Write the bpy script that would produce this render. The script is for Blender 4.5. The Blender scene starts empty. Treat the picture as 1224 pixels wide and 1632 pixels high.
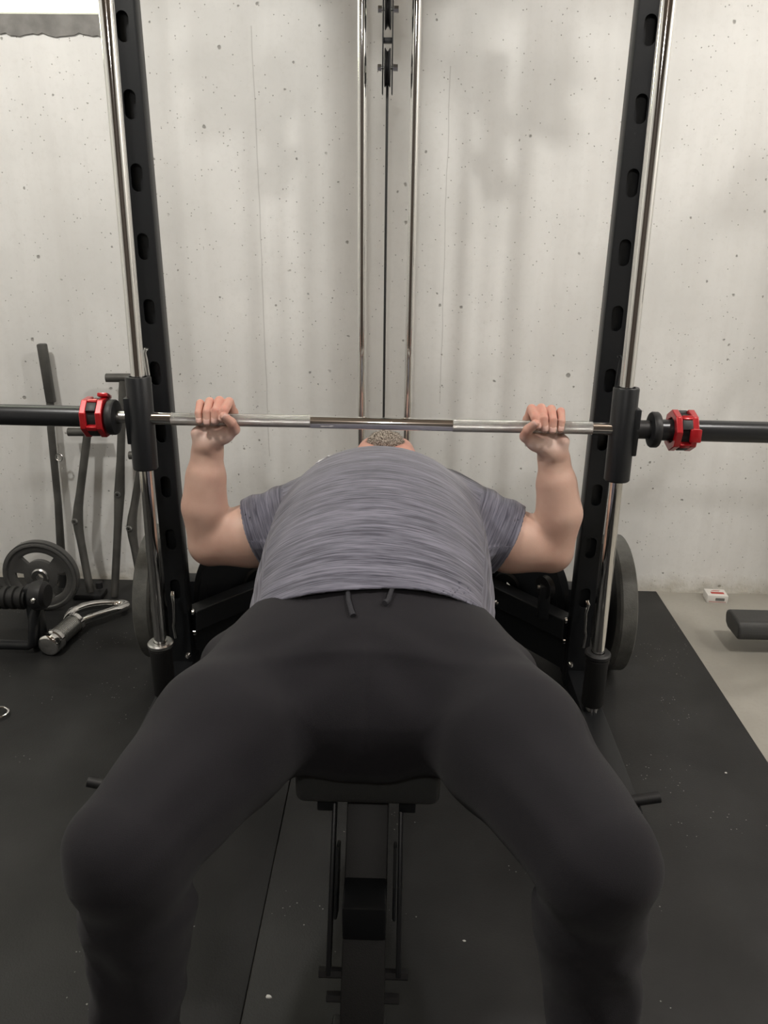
import bpy, bmesh, math, random
import numpy as np
from mathutils import Vector, Matrix, Quaternion
random.seed(5)
PI=math.pi
S=bpy.context.scene
C=S.collection
# ---------------------------------------------------------------- camera
cam=bpy.data.cameras.new('camera'); co=bpy.data.objects.new('camera',cam); C.objects.link(co)
def basis(th,roll,yaw):
    f0=Vector((math.sin(yaw),math.cos(yaw),0)); r0=Vector((math.cos(yaw),-math.sin(yaw),0)); u0=Vector((0,0,1))
    f=f0*math.cos(th)-u0*math.sin(th); u=u0*math.cos(th)+f0*math.sin(th)
    r=r0*math.cos(roll)+u*math.sin(roll); u2=u*math.cos(roll)-r0*math.sin(roll)
    return r,u2,f
r_,u_,f_=basis(.3668,.0117,-.0228)
M=Matrix((r_,u_,-f_)).transposed().to_4x4(); M.translation=Vector((0,0,1.32))
co.matrix_world=M
cam.sensor_fit='VERTICAL'; cam.sensor_height=24; cam.lens=24*1254.6/1632; cam.clip_start=.05
S.camera=co
# ---------------------------------------------------------------- world, lamps, exposure
w=bpy.data.worlds.new('world'); S.world=w; w.use_nodes=True
w.node_tree.nodes['Background'].inputs[0].default_value=(.02,.022,.025,1)
w.node_tree.nodes['Background'].inputs[1].default_value=.3
S.view_settings.view_transform='Standard'; S.view_settings.look='None'; S.view_settings.gamma=1
S.view_settings.use_curve_mapping=False
S.view_settings.exposure=-.2
CEIL=2.75
def lamp(name,loc,energy,col,rad=.07):
    l=bpy.data.lights.new(name,'POINT'); l.energy=energy; l.color=col; l.shadow_soft_size=rad
    o=bpy.data.objects.new(name,l); C.objects.link(o); o.location=loc; return o
LAMPS=[('bulb_light',(-1.3,1.15,2.6),98,(1.0,.975,.93)),('bulb_light',(1.3,1.15,2.6),78,(1.0,.965,.92)),('bulb_light',(-.1,-.9,2.4),52,(1.0,.97,.93)),('bulb_light',(2.75,1.2,2.5),60,(1.0,.96,.91))]
for n,l,e,c in LAMPS: lamp(n,l,e,c)
# ---------------------------------------------------------------- materials
def nt(name):
    m=bpy.data.materials.new(name); m.use_nodes=True; t=m.node_tree
    return m,t,t.nodes['Principled BSDF']
def mat(name,col,rough=.5,metal=0,bump=0,bscale=200,var=0,vscale=8,coat=0,spec=.5,sheen=0,sss=0,emit=None,col2=None):
    m,t,b=nt(name)
    b.inputs['Roughness'].default_value=rough; b.inputs['Metallic'].default_value=metal
    b.inputs['Coat Weight'].default_value=coat; b.inputs['Specular IOR Level'].default_value=spec
    b.inputs['Sheen Weight'].default_value=sheen
    if sss:
        b.inputs['Subsurface Weight'].default_value=sss; b.inputs['Subsurface Radius'].default_value=(1,.35,.2); b.inputs['Subsurface Scale'].default_value=.01
    tc=t.nodes.new('ShaderNodeTexCoord')
    c2=col2 or tuple(x*(1-var) for x in col)
    n=t.nodes.new('ShaderNodeTexNoise'); n.inputs['Scale'].default_value=vscale; n.inputs['Detail'].default_value=5
    t.links.new(tc.outputs['Object'],n.inputs['Vector'])
    mx=t.nodes.new('ShaderNodeMix'); mx.data_type='RGBA'; mx.inputs[6].default_value=(*c2,1); mx.inputs[7].default_value=(*col,1)
    mr=t.nodes.new('ShaderNodeMapRange'); mr.inputs[1].default_value=.35; mr.inputs[2].default_value=.65
    t.links.new(n.outputs[0],mr.inputs[0]); t.links.new(mr.outputs[0],mx.inputs[0])
    t.links.new(mx.outputs[2],b.inputs['Base Color'])
    if bump:
        n2=t.nodes.new('ShaderNodeTexNoise'); n2.inputs['Scale'].default_value=bscale; n2.inputs['Detail'].default_value=3
        t.links.new(tc.outputs['Object'],n2.inputs['Vector'])
        bp=t.nodes.new('ShaderNodeBump'); bp.inputs['Strength'].default_value=bump; bp.inputs['Distance'].default_value=.002
        t.links.new(n2.outputs[0],bp.inputs['Height']); t.links.new(bp.outputs[0],b.inputs['Normal'])
    if emit: b.inputs['Emission Color'].default_value=(*emit[0],1); b.inputs['Emission Strength'].default_value=emit[1]
    return m
class NG:   # tiny node helper
    def __init__(s,t): s.t=t
    def n(s,typ,**k):
        x=s.t.nodes.new(typ)
        for a,b in k.items(): setattr(x,a,b)
        return x
    def l(s,a,b): s.t.links.new(a,b)
    def math(s,op,a,b=None,clamp=False):
        x=s.n('ShaderNodeMath',operation=op); x.use_clamp=clamp
        for i,v in enumerate((a,b)):
            if v is None: continue
            if isinstance(v,(int,float)): x.inputs[i].default_value=v
            else: s.l(v,x.inputs[i])
        return x.outputs[0]
    def noise(s,vec,scale,detail=4,rough=.5):
        x=s.n('ShaderNodeTexNoise'); x.inputs['Scale'].default_value=scale; x.inputs['Detail'].default_value=detail; x.inputs['Roughness'].default_value=rough
        s.l(vec,x.inputs['Vector']); return x.outputs[0]
    def mapr(s,v,a,b,c=0,d=1):
        x=s.n('ShaderNodeMapRange'); 
        for i,q in enumerate((a,b,c,d)): x.inputs[i+1].default_value=q
        s.l(v,x.inputs[0]); return x.outputs[0]
    def mix(s,f,a,b,bt='MIX'):
        x=s.n('ShaderNodeMix',data_type='RGBA',blend_type=bt)
        if isinstance(f,(int,float)): x.inputs[0].default_value=f
        else: s.l(f,x.inputs[0])
        for i,v in ((6,a),(7,b)):
            if isinstance(v,tuple): x.inputs[i].default_value=(*v,1)
            else: s.l(v,x.inputs[i])
        return x.outputs[2]
    def vor(s,vec,scale,feature='F1'):
        x=s.n('ShaderNodeTexVoronoi',feature=feature); x.inputs['Scale'].default_value=scale; s.l(vec,x.inputs['Vector']); return x
def scaled(g,vec,sc):
    x=g.n('ShaderNodeMapping'); x.inputs['Scale'].default_value=sc; g.l(vec,x.inputs['Vector']); return x.outputs[0]
def concrete_wall():
    m,t,b=nt('poured_concrete_wall'); g=NG(t)
    P=g.n('ShaderNodeTexCoord').outputs['Object']
    sep=g.n('ShaderNodeSeparateXYZ'); g.l(P,sep.inputs[0]); X,Y,Z=sep.outputs
    col=g.mix(g.mapr(g.noise(P,2.2,5),.35,.65),(.71,.71,.685),(.83,.83,.805))
    col=g.mix(g.mapr(g.noise(scaled(g,P,(9,9,.7)),1.5,4),.45,.75,0,.35),col,(.62,.61,.58))   # vertical form streaks
    col=g.mix(g.mapr(g.noise(P,60,6,.7),.5,.75,0,.25),col,(.62,.61,.575))
    # air holes: small dark pits where random cells allow
    def pits(scale,thr,size):
        v=g.vor(P,scale); c=g.n('ShaderNodeSeparateColor'); g.l(v.outputs['Color'],c.inputs[0])
        sel=g.math('GREATER_THAN',c.outputs[0],thr)
        d=g.math('ADD',v.outputs['Distance'],g.math('MULTIPLY',g.math('SUBTRACT',g.noise(P,scale*3,2),.5),.25))
        r=g.math('MULTIPLY',c.outputs[1],size)
        return g.math('MULTIPLY',g.mapr(g.math('SUBTRACT',d,r),0,.05,1,0),sel)
    p1=pits(38,.80,.13); p2=pits(16,.82,.075); p3=pits(95,.86,.2)
    pit=g.math('MAXIMUM',g.math('MAXIMUM',p1,p2),p3)
    col=g.mix(g.math('MULTIPLY',pit,.62),col,(.13,.12,.10))
    # form seams and hairline cracks
    def seam(x0,z0,z1,wd,slope=0):
        xx=g.math('ADD',g.math('SUBTRACT',X,x0),g.math('MULTIPLY',g.math('SUBTRACT',Z,1.2),slope))
        xx=g.math('ADD',xx,g.math('MULTIPLY',g.math('SUBTRACT',g.noise(P,5,3),.5),.012))
        a=g.mapr(g.math('ABSOLUTE',xx),wd*.4,wd,1,0)
        return g.math('MULTIPLY',g.math('MULTIPLY',a,g.math('GREATER_THAN',Z,z0)),g.math('LESS_THAN',Z,z1))
    s=g.math('MAXIMUM',seam(-.467,.5,1.82,.0022),seam(.124,.7,1.72,.0020,.004))
    s=g.math('MAXIMUM',s,g.math('MULTIPLY',seam(-.80,.3,1.7,.0018),.4))
    col=g.mix(g.math('MULTIPLY',s,.34),col,(.25,.24,.22))
    # crumbly dirty foot of the wall
    ft=g.mapr(g.math('ADD',Z,g.math('MULTIPLY',g.noise(P,22,5),-.09)),-.04,.03,1,0)
    col=g.mix(g.math('MULTIPLY',ft,.55),col,(.40,.36,.27))
    g.l(col,b.inputs['Base Color']); b.inputs['Roughness'].default_value=.8
    hgt=g.math('SUBTRACT',g.math('ADD',g.math('MULTIPLY',g.noise(P,9,6),.6),g.math('MULTIPLY',g.math('MULTIPLY',g.noise(P,45,4),ft),2.5)),g.math('MULTIPLY',pit,1.0))
    bp=g.n('ShaderNodeBump'); bp.inputs['Strength'].default_value=.6; bp.inputs['Distance'].default_value=.004
    g.l(hgt,bp.inputs['Height']); g.l(bp.outputs[0],b.inputs['Normal'])
    return m
def concrete_floor():
    m,t,b=nt('concrete_floor'); g=NG(t)
    P=g.n('ShaderNodeTexCoord').outputs['Object']
    col=g.mix(g.mapr(g.noise(P,2.5,6),.3,.7),(.27,.26,.225),(.38,.365,.325))
    col=g.mix(g.mapr(g.noise(P,90,4),.5,.7,0,.3),col,(.30,.28,.24))
    g.l(col,b.inputs['Base Color']); g.l(g.mapr(g.noise(P,6,4),.3,.7,.35,.6),b.inputs['Roughness'])
    return m
def rubber_mat():
    m,t,b=nt('recycled_rubber'); g=NG(t)
    P=g.n('ShaderNodeTexCoord').outputs['Object']
    col=g.mix(g.mapr(g.noise(P,5,6),.35,.7),(.013,.0133,.0135),(.024,.0245,.0245))
    def fleck(scale,thr,size):
        v=g.vor(P,scale); c=g.n('ShaderNodeSeparateColor'); g.l(v.outputs['Color'],c.inputs[0])
        cl=g.mapr(g.noise(P,3.3,2),.36,.6,.0,1)
        sel=g.math('GREATER_THAN',g.math('MULTIPLY',c.outputs[0],cl),thr)
        return g.math('MULTIPLY',g.mapr(v.outputs['Distance'],size*.6,size,1,0),sel)
    f=g.math('MAXIMUM',fleck(150,.87,.26),fleck(60,.90,.13))
    col=g.mix(g.math('MULTIPLY',f,.55),col,(.45,.45,.42))
    g.l(col,b.inputs['Base Color']); b.inputs['Roughness'].default_value=.55; b.inputs['Specular IOR Level'].default_value=.35
    bp=g.n('ShaderNodeBump'); bp.inputs['Strength'].default_value=.5; bp.inputs['Distance'].default_value=.001
    g.l(g.noise(P,320,4),bp.inputs['Height']); g.l(bp.outputs[0],b.inputs['Normal'])
    return m
def knurled():
    m,t,b=nt('knurled_chrome'); g=NG(t)
    P=g.n('ShaderNodeTexCoord').outputs['Object']
    sep=g.n('ShaderNodeSeparateXYZ'); g.l(P,sep.inputs[0]); X,Y,Z=sep.outputs
    ang=g.math('MULTIPLY',g.math('ARCTAN2',Z,Y),.0155)
    k=2*PI/.0016
    a=g.math('SINE',g.math('MULTIPLY',g.math('ADD',X,ang),k)); c=g.math('SINE',g.math('MULTIPLY',g.math('SUBTRACT',X,ang),k))
    b.inputs['Base Color'].default_value=(.55,.55,.53,1); b.inputs['Metallic'].default_value=1; b.inputs['Roughness'].default_value=.24
    bp=g.n('ShaderNodeBump'); bp.inputs['Strength'].default_value=.6; bp.inputs['Distance'].default_value=.0006
    g.l(g.math('ADD',g.math('MULTIPLY',a,c),g.math('MULTIPLY',g.noise(P,400,2),1.0)),bp.inputs['Height']); g.l(bp.outputs[0],b.inputs['Normal'])
    return m
def shirt_mat():
    m,t,b=nt('heathered_shirt_knit'); g=NG(t)
    A=g.n('ShaderNodeAttribute',attribute_name='fab').outputs['Vector']
    n1=g.noise(scaled(g,A,(9,190,1)),1,3,.55); n2=g.noise(scaled(g,A,(22,420,1)),1,3,.6); n3=g.noise(scaled(g,A,(3,30,1)),1,3)
    s=g.math('ADD',g.math('ADD',g.math('MULTIPLY',n1,.5),g.math('MULTIPLY',n2,.35)),g.math('MULTIPLY',n3,.25))
    f=g.mapr(s,.45,.66)
    col=g.mix(f,(.050,.050,.070),(.215,.212,.265))
    g.l(col,b.inputs['Base Color']); b.inputs['Roughness'].default_value=.85; b.inputs['Sheen Weight'].default_value=.25; b.inputs['Specular IOR Level'].default_value=.25
    bp=g.n('ShaderNodeBump'); bp.inputs['Strength'].default_value=.35; bp.inputs['Distance'].default_value=.0015
    g.l(n2,bp.inputs['Height']); g.l(bp.outputs[0],b.inputs['Normal'])
    return m
def skin_mat():
    m,t,b=nt('skin'); g=NG(t)
    P=g.n('ShaderNodeTexCoord').outputs['Object']
    red=g.n('ShaderNodeAttribute',attribute_name='red').outputs['Fac']
    col=g.mix(g.mapr(g.noise(P,14,5),.3,.7),(.55,.335,.26),(.63,.42,.335))
    col=g.mix(g.math('MULTIPLY',red,g.mapr(g.noise(P,60,3),.3,.7,.45,1)),col,(.62,.27,.21))
    pale=g.n('ShaderNodeAttribute',attribute_name='pale').outputs['Fac']
    col=g.mix(g.math('MULTIPLY',pale,.7),col,(.76,.57,.50))
    g.l(col,b.inputs['Base Color']); b.inputs['Roughness'].default_value=.5
    b.inputs['Subsurface Weight'].default_value=.15; b.inputs['Subsurface Radius'].default_value=(1,.35,.2); b.inputs['Subsurface Scale'].default_value=.006
    bp=g.n('ShaderNodeBump'); bp.inputs['Strength'].default_value=.3; bp.inputs['Distance'].default_value=.0008
    g.l(g.noise(P,350,4),bp.inputs['Height']); g.l(bp.outputs[0],b.inputs['Normal'])
    return m
def beard_mat():
    m,t,b=nt('salt_and_pepper_beard'); g=NG(t)
    P=g.n('ShaderNodeTexCoord').outputs['Object']
    col=g.mix(g.mapr(g.noise(scaled(g,P,(1,.35,1)),420,2),.42,.58),(.075,.055,.04),(.46,.41,.35))
    g.l(col,b.inputs['Base Color']); b.inputs['Roughness'].default_value=.8
    return m
M_wall=concrete_wall(); M_floor=concrete_floor(); M_mat=rubber_mat(); M_knurl=knurled(); M_shirt=shirt_mat(); M_skin=skin_mat(); M_beard=beard_mat()
M_black=mat('black_powder_coat',(.0095,.0105,.012),.38,bump=.15,bscale=700,spec=.4)
M_blackm=mat('matte_black_plastic',(.012,.012,.013),.5)
M_slotdark=mat('slot_rim_black',(.010,.010,.011),.6)
M_chrome=mat('polished_chrome',(.80,.79,.77),.06,1)
M_satin=mat('satin_chrome',(.60,.60,.58),.28,1,bump=.1,bscale=300)
M_sleeve=mat('dark_bar_sleeve',(.045,.047,.05),.30,.6)
M_red=mat('red_anodised',(.46,.012,.018),.28,.25,coat=.5,var=.1)
M_rubber=mat('black_rubber',(.010,.010,.010),.6,bump=.2,bscale=500)
M_platerim=mat('dusty_grey_rubber',(.11,.11,.10),.7,var=.35,vscale=25,bump=.4,bscale=220)
M_iron=mat('hammertone_grey_iron',(.13,.13,.125),.38,.5,bump=.5,bscale=260)
M_handle=mat('worn_grey_steel',(.10,.098,.09),.5,.35,var=.35,vscale=14,bump=.2)
M_pants=mat('charcoal_fleece',(.0150,.0142,.0172),.9,sheen=.05,bump=.35,bscale=900,spec=.2)
M_cord=mat('dark_cord',(.022,.022,.028),.85,bump=.5,bscale=900)
M_pad=mat('black_vinyl',(.042,.043,.042),.42,bump=.3,bscale=500,spec=.4)
M_nail=mat('fingernail',(.66,.42,.36),.3,coat=.2)
M_white=mat('white_card',(.72,.70,.66),.6)
M_redink=mat('red_print',(.45,.05,.04),.6)
M_greyink=mat('grey_print',(.16,.16,.15),.6)
M_ceil=mat('ceiling_boards',(.20,.155,.12),.9,var=.3)
M_wood=mat('dark_wood_panelling',(.09,.068,.056),.6,var=.4)
M_glow=mat('daylight_glass',(.9,.95,.8),.3,emit=((.97,1.0,.78),7))
M_mortar=mat('grey_mortar',(.27,.265,.25),.9,bump=.8,bscale=60,var=.3,vscale=20)
M_vinyl=mat('white_window_vinyl',(.7,.72,.62),.4)
M_logo=mat('white_transfer_print',(.78,.78,.8),.6)
M_bulb=mat('bulb_glass',(1,.95,.85),.3,emit=((1,.93,.8),6))
M_letter=mat('faded_grey_lettering',(.10,.10,.10),.6)
M_shoe=mat('shoe_fabric',(.03,.03,.03),.7)
M_gum=mat('shoe_sole',(.5,.5,.5),.6)
M_debris=mat('white_crumb',(.6,.6,.57),.7)
M_eye=mat('eye_white',(.7,.68,.65),.2)
# ---------------------------------------------------------------- object helpers
def link(name,me,m=None,parent=None,smooth=35):
    o=bpy.data.objects.new(name,me); C.objects.link(o)
    if m: me.materials.append(m)
    if smooth is not None:
        for p in me.polygons: p.use_smooth=True
        if smooth<180: me.set_sharp_from_angle(angle=math.radians(smooth))
    if parent:
        o.parent=parent
        o.matrix_parent_inverse=Matrix.Identity(4)
        o.location=-parent.location if parent.parent is None else Vector((0,0,0))
    return o
def thing(name,label,cat,loc=(0,0,0),group=None):
    o=bpy.data.objects.new(name,None); C.objects.link(o); o.location=loc; o.empty_display_size=.05
    o['label']=label; o['category']=cat
    if group: o['group']=group
    return o
def tag(o,label,cat,group=None):
    o['label']=label; o['category']=cat
    if group: o['group']=group
    return o
class B:
    def __init__(s): s.b=bmesh.new()
    def box(s,x0,x1,y0,y1,z0,z1,bev=0,mtx=None,seg=2):
        r=bmesh.ops.create_cube(s.b,size=1); vs=r['verts']
        for v in vs: v.co=Vector(((x0+x1)/2+v.co.x*(x1-x0),(y0+y1)/2+v.co.y*(y1-y0),(z0+z1)/2+v.co.z*(z1-z0)))
        if bev:
            es=list({e for v in vs for e in v.link_edges}); 
            g=bmesh.ops.bevel(s.b,geom=es,offset=bev,segments=seg,affect='EDGES',profile=.5); vs=list({v for f in g['faces'] for v in f.verts}|{v for v in vs if v.is_valid})
        if mtx:
            for v in vs: v.co=mtx@v.co
        return s
    def rod(s,a,b,r,r2=None,n=20,caps=True):
        a=Vector(a);b=Vector(b);d=b-a;L=d.length; q=Vector((0,0,1)).rotation_difference(d)
        mt=Matrix.Translation((a+b)/2)@q.to_matrix().to_4x4()
        bmesh.ops.create_cone(s.b,cap_ends=caps,segments=n,radius1=r,radius2=r if r2 is None else r2,depth=L,matrix=mt); return s
    def path(s,pts,r,n=12,closed=False):
        pts=[Vector(p) for p in pts]; N=len(pts); rr=r if isinstance(r,(list,tuple)) else [r]*N
        rings=[];pu=None
        for i,p in enumerate(pts):
            if closed: t=(pts[(i+1)%N]-pts[i-1])
            else: t=(pts[min(i+1,N-1)]-pts[max(i-1,0)])
            t.normalize()
            if pu is None: pu=t.orthogonal().normalized()
            else:
                pu=(pu-t*pu.dot(t)).normalized()
            v=t.cross(pu)
            rings.append([s.b.verts.new(p+(pu*math.cos(2*PI*k/n)+v*math.sin(2*PI*k/n))*rr[i]) for k in range(n)])
        for i in range(N if closed else N-1):
            A=rings[i];Bq=rings[(i+1)%N]
            for k in range(n): s.b.faces.new((A[k],A[(k+1)%n],Bq[(k+1)%n],Bq[k]))
        if not closed: s.b.faces.new(rings[0][::-1]); s.b.faces.new(rings[-1])
        return s
    def lathe(s,prof,axis='X',c=(0,0,0),n=40,mtx=None):
        # prof: list of (axial, radius); closed to axis ends
        c=Vector(c); rings=[]
        def P(a,r,k):
            q=2*PI*k/n; ca,sa=math.cos(q)*r,math.sin(q)*r
            v={'X':Vector((a,ca,sa)),'Y':Vector((sa,a,ca)),'Z':Vector((ca,sa,a))}[axis]
            if mtx: v=mtx@v
            return v+c
        for a,r in prof:
            rings.append([s.b.verts.new(P(a,max(r,1e-5),k)) for k in range(n)])
        for i in range(len(rings)-1):
            for k in range(n): s.b.faces.new((rings[i][k],rings[i][(k+1)%n],rings[i+1][(k+1)%n],rings[i+1][k]))
        return s
    def prism(s,poly,z0,z1,mtx):
        a=[s.b.verts.new(mtx@Vector((x,y,z0))) for x,y in poly]; b=[s.b.verts.new(mtx@Vector((x,y,z1))) for x,y in poly]
        s.b.faces.new(a[::-1]); s.b.faces.new(b); n=len(poly)
        for i in range(n): s.b.faces.new((a[i],a[(i+1)%n],b[(i+1)%n],b[i]))
        return s
    def done(s,name,m,parent=None,smooth=35):
        bmesh.ops.recalc_face_normals(s.b,faces=s.b.faces)
        me=bpy.data.meshes.new(name); s.b.to_mesh(me); s.b.free()
        return link(name,me,m,parent,smooth)
# ================================================================= ROOM
WY=2.66; XL,XR_=-3.2,3.2; YB=-3.0
def struct(name,b,m,label=None,smooth=None):
    o=b.done(name,m,None,smooth); o['kind']='structure'
    if label: o['label']=label
    return o
b=B(); wx0,wx1,wz0,wz1=-2.05,-.815,1.845,2.35
b.box(XL,wx0,WY,WY+.2,0,CEIL); b.box(wx1,XR_,WY,WY+.2,0,CEIL); b.box(wx0,wx1,WY,WY+.2,0,wz0-.045); b.box(wx0,wx1,WY,WY+.2,wz1,CEIL)
struct('wall_back',b,M_wall,'pale poured concrete wall with small air holes and hairline seams')
struct('wall_left',B().box(XL-.2,XL,YB,WY+.2,0,CEIL),M_wall)
struct('wall_right',B().box(XR_,XR_+.2,YB,WY+.2,0,CEIL),M_wall)
struct('wall_front',B().box(XL,XR_,YB-.2,YB,0,CEIL),M_wood)
struct('floor',B().box(XL,XR_,YB,WY+.2,-.1,0),M_floor,'bare grey concrete floor')
struct('ceiling',B().box(XL,XR_,YB,WY+.2,CEIL,CEIL+.1),M_ceil)
# window: ragged mortar sill, vinyl frame, bright glass
b=B(); n=90
rag=[]; 
for i in range(n+1):
    x=wx0+(wx1-wx0)*i/n; rag.append((x,wz0-.05-.006*random.random()-.004*math.sin(i*.7)))
poly=[(wx0,wz0)]+rag+[(wx1,wz0)]
mt=Matrix(((1,0,0,0),(0,0,1,0),(0,1,0,0),(0,0,0,1)))
b.prism(poly,WY-.006,WY+.19,mt); struct('trim_1',b,M_mortar,'ragged grey mortar band under the bright window')
wi=B()
wi.box(wx0,wx1,WY+.03,WY+.08,wz0,wz0+.012,.002).box(wx0,wx1,WY+.03,WY+.08,wz1-.035,wz1,.003).box(wx0,wx0+.035,WY+.03,WY+.08,wz0,wz1,.003).box(wx1-.035,wx1,WY+.03,WY+.08,wz0,wz1,.003)
wo=struct('window_1',wi,M_vinyl,'bright basement window high in the left corner')
p=B().box(wx0+.03,wx1-.03,WY+.05,WY+.056,wz0+.011,wz1-.03).done('window_pane',M_glow,wo,None); 
p=B().box(-1.42,-1.39,WY+.035,WY+.07,wz0+.01,wz1-.03).done('window_mullion',M_vinyl,wo,None)
# lamps' own fixtures on the ceiling
for i,(nm,l,e,c) in enumerate(LAMPS):
    t=thing('ceiling_bulb_holder',['round ceiling bulb holder to the left of the rack','round ceiling bulb holder to the right of the rack','round ceiling bulb holder behind the photographer','round ceiling bulb holder far right above the padded machine'][i],'light',(l[0],l[1],CEIL-.03),'ceiling bulb holders above the frame')
    B().lathe([(0,.001),(0,.05),(.03,.06),(.03,.001)],'Z',(l[0],l[1],CEIL-.03)).done('holder_base',M_vinyl,t)
# rubber mats
XS=-.258; XM=.952
def rmat(x0,x1,label):
    b=B().box(x0,x1,-1.2,2.645,0,.011,.002); return tag(b.done('rubber_mat',M_mat,None,30),label,'gym mat','rubber mats on the floor')
rmat(-2.9,XS-.0012,'black speckled rubber floor mat left of the seam, under the grey handles and chrome grip')
rmat(XS+.0012,XM,'black rubber floor mat right of the seam, ending at the bare concrete')
F0=.011
# ================================================================= SMITH MACHINE
UX=(-.638,.524); UY=2.0; US=.062; UD=.046
sm=thing('smith_machine','black slotted steel rack with chrome guide rods and lat tower against the wall','exercise machine',(-.055,2.2,F0))
def slotted(xc):
    b=B().b; w_=US/2; dz=.1545; z0=1.693; hw,hh=.0142,.0168
    zs=[z0-dz*k for k in range(-3,10)]
    wall=.003
    ztop=zs[0]+dz/2; zbot=zs[-1]-dz/2
    def ring(xs,y): return [b.verts.new((xc+x,y,z)) for x,z in xs]
    for z in zs:
        inner=[];n=28
        for k in range(n):
            a=2*PI*k/n+.001; ca,sa=math.cos(a),math.sin(a)
            inner.append((hw*ca, z+(hh-hw*0+0)*0+ (hw*sa+(hh if sa>0 else -hh)*1.0) ))
        outer=[]
        for k in range(n):
            a=2*PI*k/n+.001; ca,sa=math.cos(a),math.sin(a)
            H=dz/2; W=w_-.004
            # project on rectangle, mapping slot angle
            tx=W/abs(ca) if abs(ca)>1e-6 else 1e9; tz=H/abs(sa) if abs(sa)>1e-6 else 1e9
            # keep side points spread along the height
            if tx<tz: outer.append((W if ca>0 else -W, z+H*max(-1,min(1,math.tan(math.asin(sa))*W/H))))
            else: outer.append((ca*tz,z+(H if sa>0 else -H)))
        # snap nearest to corners
        for sx in(-1,1):
            for sz in(-1,1):
                j=min(range(n),key=lambda k:(outer[k][0]-sx*W)**2+(outer[k][1]-(z+sz*H))**2); outer[j]=(sx*W,z+sz*H)
        A=ring(outer,UY);I=ring(inner,UY);J=ring(inner,UY+wall*1.2)
        for k in range(n):
            q=(k+1)%n
            b.faces.new((A[k],A[q],I[q],I[k])); b.faces.new((I[k],I[q],J[q],J[k]))
    # rest of the tube (open front, rounded corners)
    r=.004
    prof=[(-w_+r,UY),(-w_+r*.3,UY+r*.3),(-w_,UY+r),(-w_,UY+UD-r),(-w_+r*.3,UY+UD-r*.3),(-w_+r,UY+UD),(w_-r,UY+UD),(w_-r*.3,UY+UD-r*.3),(w_,UY+UD-r),(w_,UY+r),(w_-r*.3,UY+r*.3),(w_-r,UY)]
    lo=[b.verts.new((xc+x,y,zbot)) for x,y in prof]; hi=[b.verts.new((xc+x,y,ztop)) for x,y in prof]
    for i in range(len(prof)-1): b.faces.new((lo[i],lo[i+1],hi[i+1],hi[i]))
    lo=[b.verts.new((xc+x,y,F0)) for x,y in prof]; hi=[b.verts.new((xc+x,y,zbot)) for x,y in prof]
    for i in range(len(prof)): j=(i+1)%len(prof); b.faces.new((lo[i],lo[j],hi[j],hi[i]))
    # dark liner inside
    Bq=B(); Bq.b.free(); Bq.b=b
    Bq.box(xc-w_+.005,xc+w_-.005,UY+.02,UY+.022,zbot,ztop)
    o=Bq.done('upright',M_black,sm,30)
    return o
for xc in UX: slotted(xc)
RR=.0165
def rody(z): return 1.82+(z-.24)*.05
RX=(-.634,.527)
for x,sg in zip(RX,(-1,1)):
    B().rod((x,rody(.05),.05),(x,rody(2.16),2.16),RR,n=32).done('guide_rod',M_chrome,sm)
    zt=.235; q=rody(.16)
    s_=B().lathe([(0,.018),(0,.031),(.004,.034),(.012,.034),(.016,.030),(.016,.018)],'Z',(x,rody(zt),zt-.012),32).done('stop_washer',M_satin if sg<0 else M_blackm,sm)
    B().lathe([(0,.017),(0,.027),(.003,.029),(.125,.029),(.135,.031),(.143,.031),(.143,.017)],'Z',(x,q,zt-.155),32).done('rubber_bumper',M_rubber,sm)
    b=B().box(x-.03,x+.03,1.42,2.55,F0,F0+.055,.004); b.done('base_rail',M_black,sm)
    B().rod((x,1.448,F0+.06),(x+sg*.072,1.448,F0+.075),.0125,n=16).done('band_peg',M_blackm,sm)
    B().box(x-.03,x+.03,1.80,2.55,2.16,2.22,.004).done('top_rail',M_black,sm)
B().box(UX[0],UX[1],2.5,2.55,2.16,2.22,.004).done('top_crossmember',M_black,sm)
B().box(UX[0],UX[1],2.0,2.05,2.17,2.22,.004).done('top_crossmember',M_black,sm)
LX=(-.125,.015); LY=2.35
for x in LX: B().rod((x,LY,.10),(x,LY,2.17),.0125,n=24).done('lat_guide_rod',M_chrome,sm)
B().box(-.17,.06,2.30,2.52,F0,.10,.005).done('tower_base',M_black,sm)
B().box(-.17,.06,2.32,2.55,2.17,2.22,.005).done('tower_top',M_black,sm)
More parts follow.
